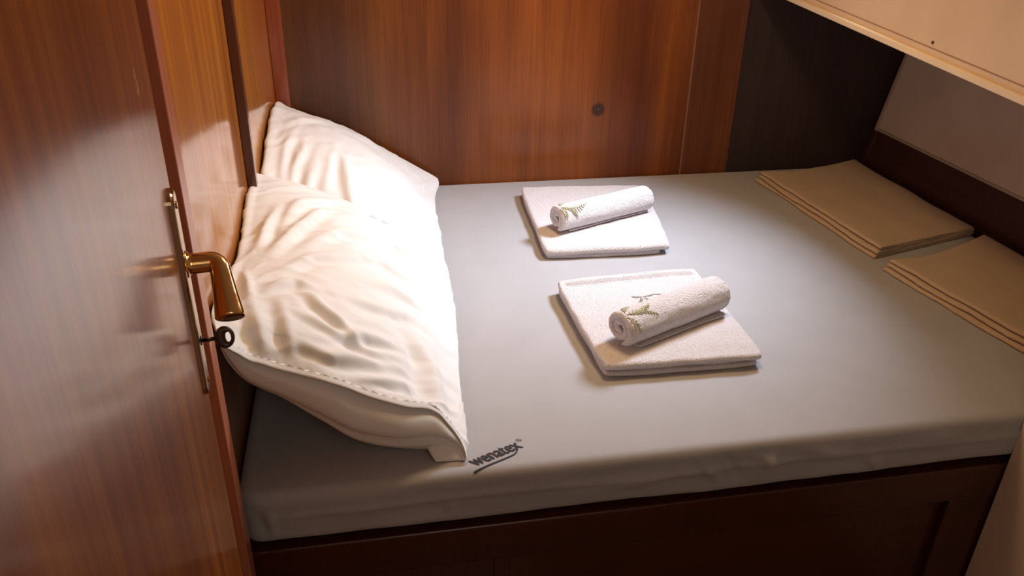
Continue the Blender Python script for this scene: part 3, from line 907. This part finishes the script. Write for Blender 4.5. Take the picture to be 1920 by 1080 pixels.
# ------------------------------------------------------------------ open door with handle and key
DE = Vector((-.190, .797, 0)); DD = Vector((-.136, .991, 0)).normalized()      # far (lock) edge, direction hinge->edge
DN = Vector((DD.y, -DD.x, 0))                                                   # outward face normal (towards the room)
def dpt(a, n, z): return DE - DD*a + DN*n + Vector((0, 0, z))                   # a: distance back from the lock edge
def dbox(name, a0, a1, n0, n1, z0, z1, mat, parent=None, bev=0.):
    v = [dpt(a1, n1, z0), dpt(a0, n1, z0), dpt(a0, n0, z0), dpt(a1, n0, z0), dpt(a1, n1, z1), dpt(a0, n1, z1), dpt(a0, n0, z1), dpt(a1, n0, z1)]
    return hexa(name, v, mat, parent, bev=bev)
door = dbox('door_1', 0, .68, -.026, 0, ZF+.012, 1.22, W_DOOR, bev=.0015)
door['kind'] = 'structure'
# long back plate, rounded outline
def plate():
    bm = bmesh.new(); a0, w = .034, .0175; zc, hh = .5135, .1135; r = .012
    out = []
    for cx, cz, s in ((w-r, hh-r, 0), (-(w-r), hh-r, 1), (-(w-r), -(hh-r), 2), (w-r, -(hh-r), 3)):
        for k in range(7):
            a = PI/2*(s+k/6); out.append((cx+r*math.cos(a), cz+r*math.sin(a)))
    levels = [(1., 0.), (1., .003), (.94, .0048), (.86, .0056)]
    V, F = [], []
    for sc_, h in levels:
        for x, z in out:
            ins = (1-sc_)*.0175
            xx = x-math.copysign(min(abs(x), ins), x); zz = z-math.copysign(ins, z)
            V.append(dpt(a0+xx, h, zc+zz))
    n = len(out)
    for i in range(3):
        for k in range(n): k2 = (k+1) % n; F.append((i*n+k, i*n+k2, (i+1)*n+k2, (i+1)*n+k))
    F.append(tuple(range(n))); F.append(tuple(3*n+k for k in range(n)))
    o = mesh('back_plate', V, F, M_PLATE, door, smooth=False)
    o['label'] = 'long bronze back plate'
    return o
PA = .034
pl = plate()
for z in (.612, .414):
    vs, fs = tube([dpt(PA, .0053, z), dpt(PA, .0070, z)], [.0042, .0034], 14)
    mesh('screw', vs, fs, M_BRASS, pl, smooth=False)
vs, fs = tube([dpt(PA, .0052, .461), dpt(PA, .0062, .461)], [.0050, .0050], 16)
kh = mesh('keyhole', vs, fs, M_BLACK, pl, smooth=False)
# lever: neck out of the plate, elbow, flaring grip cut off flat
HZ = .549
pts = []; rad = []
for k in range(5): pts.append(dpt(PA, .005+.001*k, HZ)); rad.append([.0140, .0140, .0125, .0112, .0104][k])
for k in range(1, 8): pts.append(dpt(PA, .009+.017*k/7, HZ)); rad.append(.0104)
for k in range(1, 9):
    a = PI/2*k/8; q = .010*(1-math.cos(a)); pts.append(dpt(PA+q*.8, .026+.010*math.sin(a), HZ-q*.6)); rad.append(.0104-.0002*k/8)
CD, SD = math.cos(math.radians(47)), math.sin(math.radians(47))
for k in range(1, 15):
    t = k/14; pts.append(dpt(PA+.008+.049*t*CD, .036+.004*t, HZ-.006-.049*t*SD)); rad.append(.0102+.0044*t**1.2)
for k in range(1, 7):
    t = k/6; q = .049+.0024*math.sin(PI/2*t); pts.append(dpt(PA+.008+q*CD, .040, HZ-.006-q*SD)); rad.append(.0146*(1-.20*t*t))
def otube(pts, rad, seg, flat):
    vs, fs = tube(pts, rad, seg)
    return vs, fs
vs, fs = otube(pts, rad, 28, .85)
lev = mesh('door_handle', vs, fs, M_BRASS, door)
lev['label'] = 'polished brass lever handle'
# key standing in the lock (its own thing)
KZ = .461
k0 = empty('key', dpt(PA, .01, KZ))
vs, fs = tube([dpt(PA, .0060, KZ), dpt(PA, .012, KZ), dpt(PA, .0123, KZ), dpt(PA, .0135, KZ), dpt(PA, .0138, KZ), dpt(PA, .021, KZ)], [.0022, .0022, .0030, .0030, .0022, .0022], 12)
sh = mesh('shank', vs, fs, M_KEYM, None); sh.parent = k0; sh.matrix_parent_inverse = Matrix.Translation(-k0.location)
def bow():
    # oval bow with an off-centre slot, 5 mm thick; plane holds the shank axis and is turned a little
    kd = (DN).normalized(); kz = (Vector((0, 0, 1))*.96 + DD*.28).normalized(); kn = kd.cross(kz).normalized()
    c = dpt(PA, .029, KZ); V, F = [], []; n = 40
    rings = []
    def ring(ra, rb, cx, h): return [c+kd*(cx+ra*math.cos(2*PI*k/n))+kz*(rb*math.sin(2*PI*k/n))+kn*h for k in range(n)]
    T = .0030
    seq = [(.0028, .0060, .0035, T), (.0080, .0098, 0, T), (.0098, .0117, 0, T*.55), (.0102, .0121, 0, 0), (.0098, .0117, 0, -T*.55), (.0080, .0098, 0, -T), (.0028, .0060, .0035, -T)]
    for s in seq: V += ring(*s)
    m = len(seq)
    for i in range(m):
        j = (i+1) % m
        for k in range(n): k2 = (k+1) % n; F.append((i*n+k, i*n+k2, j*n+k2, j*n+k))
    o = mesh('bow', V, F, M_KEY, None); o.parent = k0; o.matrix_parent_inverse = Matrix.Translation(-k0.location)
bow()
tag(k0, 'key with a dark round bow standing in the door lock below the lever', 'key')

# pale scuffs in the varnish of the door
for (a, z, da, dz) in ((.112, .757, .003, -.010), (.109, .747, -.002, -.014), (.114, .742, .002, -.006)):
    P = [dpt(a+da*t, .0004, z+dz*t) for t in (0, .5, 1)]
    vs, fs = tube(P, [.0003, .0007, .0002], 5)
    mesh('scuff_mark', vs, fs, M_SCUFF, door)

# ------------------------------------------------------------------ light
def area(name, loc, target, sx, sy, power, col, spread=PI):
    l = bpy.data.lights.new(name, 'AREA'); l.shape = 'RECTANGLE'; l.size = sx; l.size_y = sy; l.energy = power; l.color = col; l.spread = spread
    o = bpy.data.objects.new(name, l); COL.objects.link(o); o.location = loc
    d = Vector(target)-Vector(loc); o.rotation_euler = d.to_track_quat('-Z', 'Y').to_euler(); return o
area('porthole_light', (1.16, 1.92, .92), (.28, 1.72, .04),   .24, .22, 9.3, (.72, .82, 1.0), math.radians(100))
area('warm_fill', (.62, 1.55, 1.27), (.15, 1.75, .45), .30, .30, 10.5, (1., .66, .33))  # added unseen fill, warms the upper woodwork, fascia and bed
area('front_fill', (.35, -.5, 1.1), (.9, 1.8, .3), .6, .6, 2.6, (1., .86, .70))  # added fill from behind the camera, lifts the faces turned to it
w = bpy.data.worlds.new('World'); scene.world = w; w.use_nodes = True
w.node_tree.nodes['Background'].inputs[0].default_value = (1., .80, .62, 1); w.node_tree.nodes['Background'].inputs[1].default_value = .15

# ------------------------------------------------------------------ camera
cam = bpy.data.cameras.new('camera'); co = bpy.data.objects.new('camera', cam); COL.objects.link(co)
cam.sensor_width = 36; cam.lens = 1505.14/1920*36; cam.clip_start = .01
Rm = [[0.983045, -0.067842, 0.170352], [-0.182447, -0.45467, 0.871773], [0.018311, -0.888073, -0.459338]]
M = Matrix(((Rm[0][0], -Rm[0][1], -Rm[0][2]), (Rm[1][0], -Rm[1][1], -Rm[1][2]), (Rm[2][0], -Rm[2][1], -Rm[2][2]))).to_4x4()
M.translation = Vector((0, 0, .9))
co.matrix_world = M
scene.camera = co
scene.view_settings.view_transform = 'Standard'
scene.view_settings.look = 'None'
scene.view_settings.exposure = 0
scene.cycles.max_bounces = 8
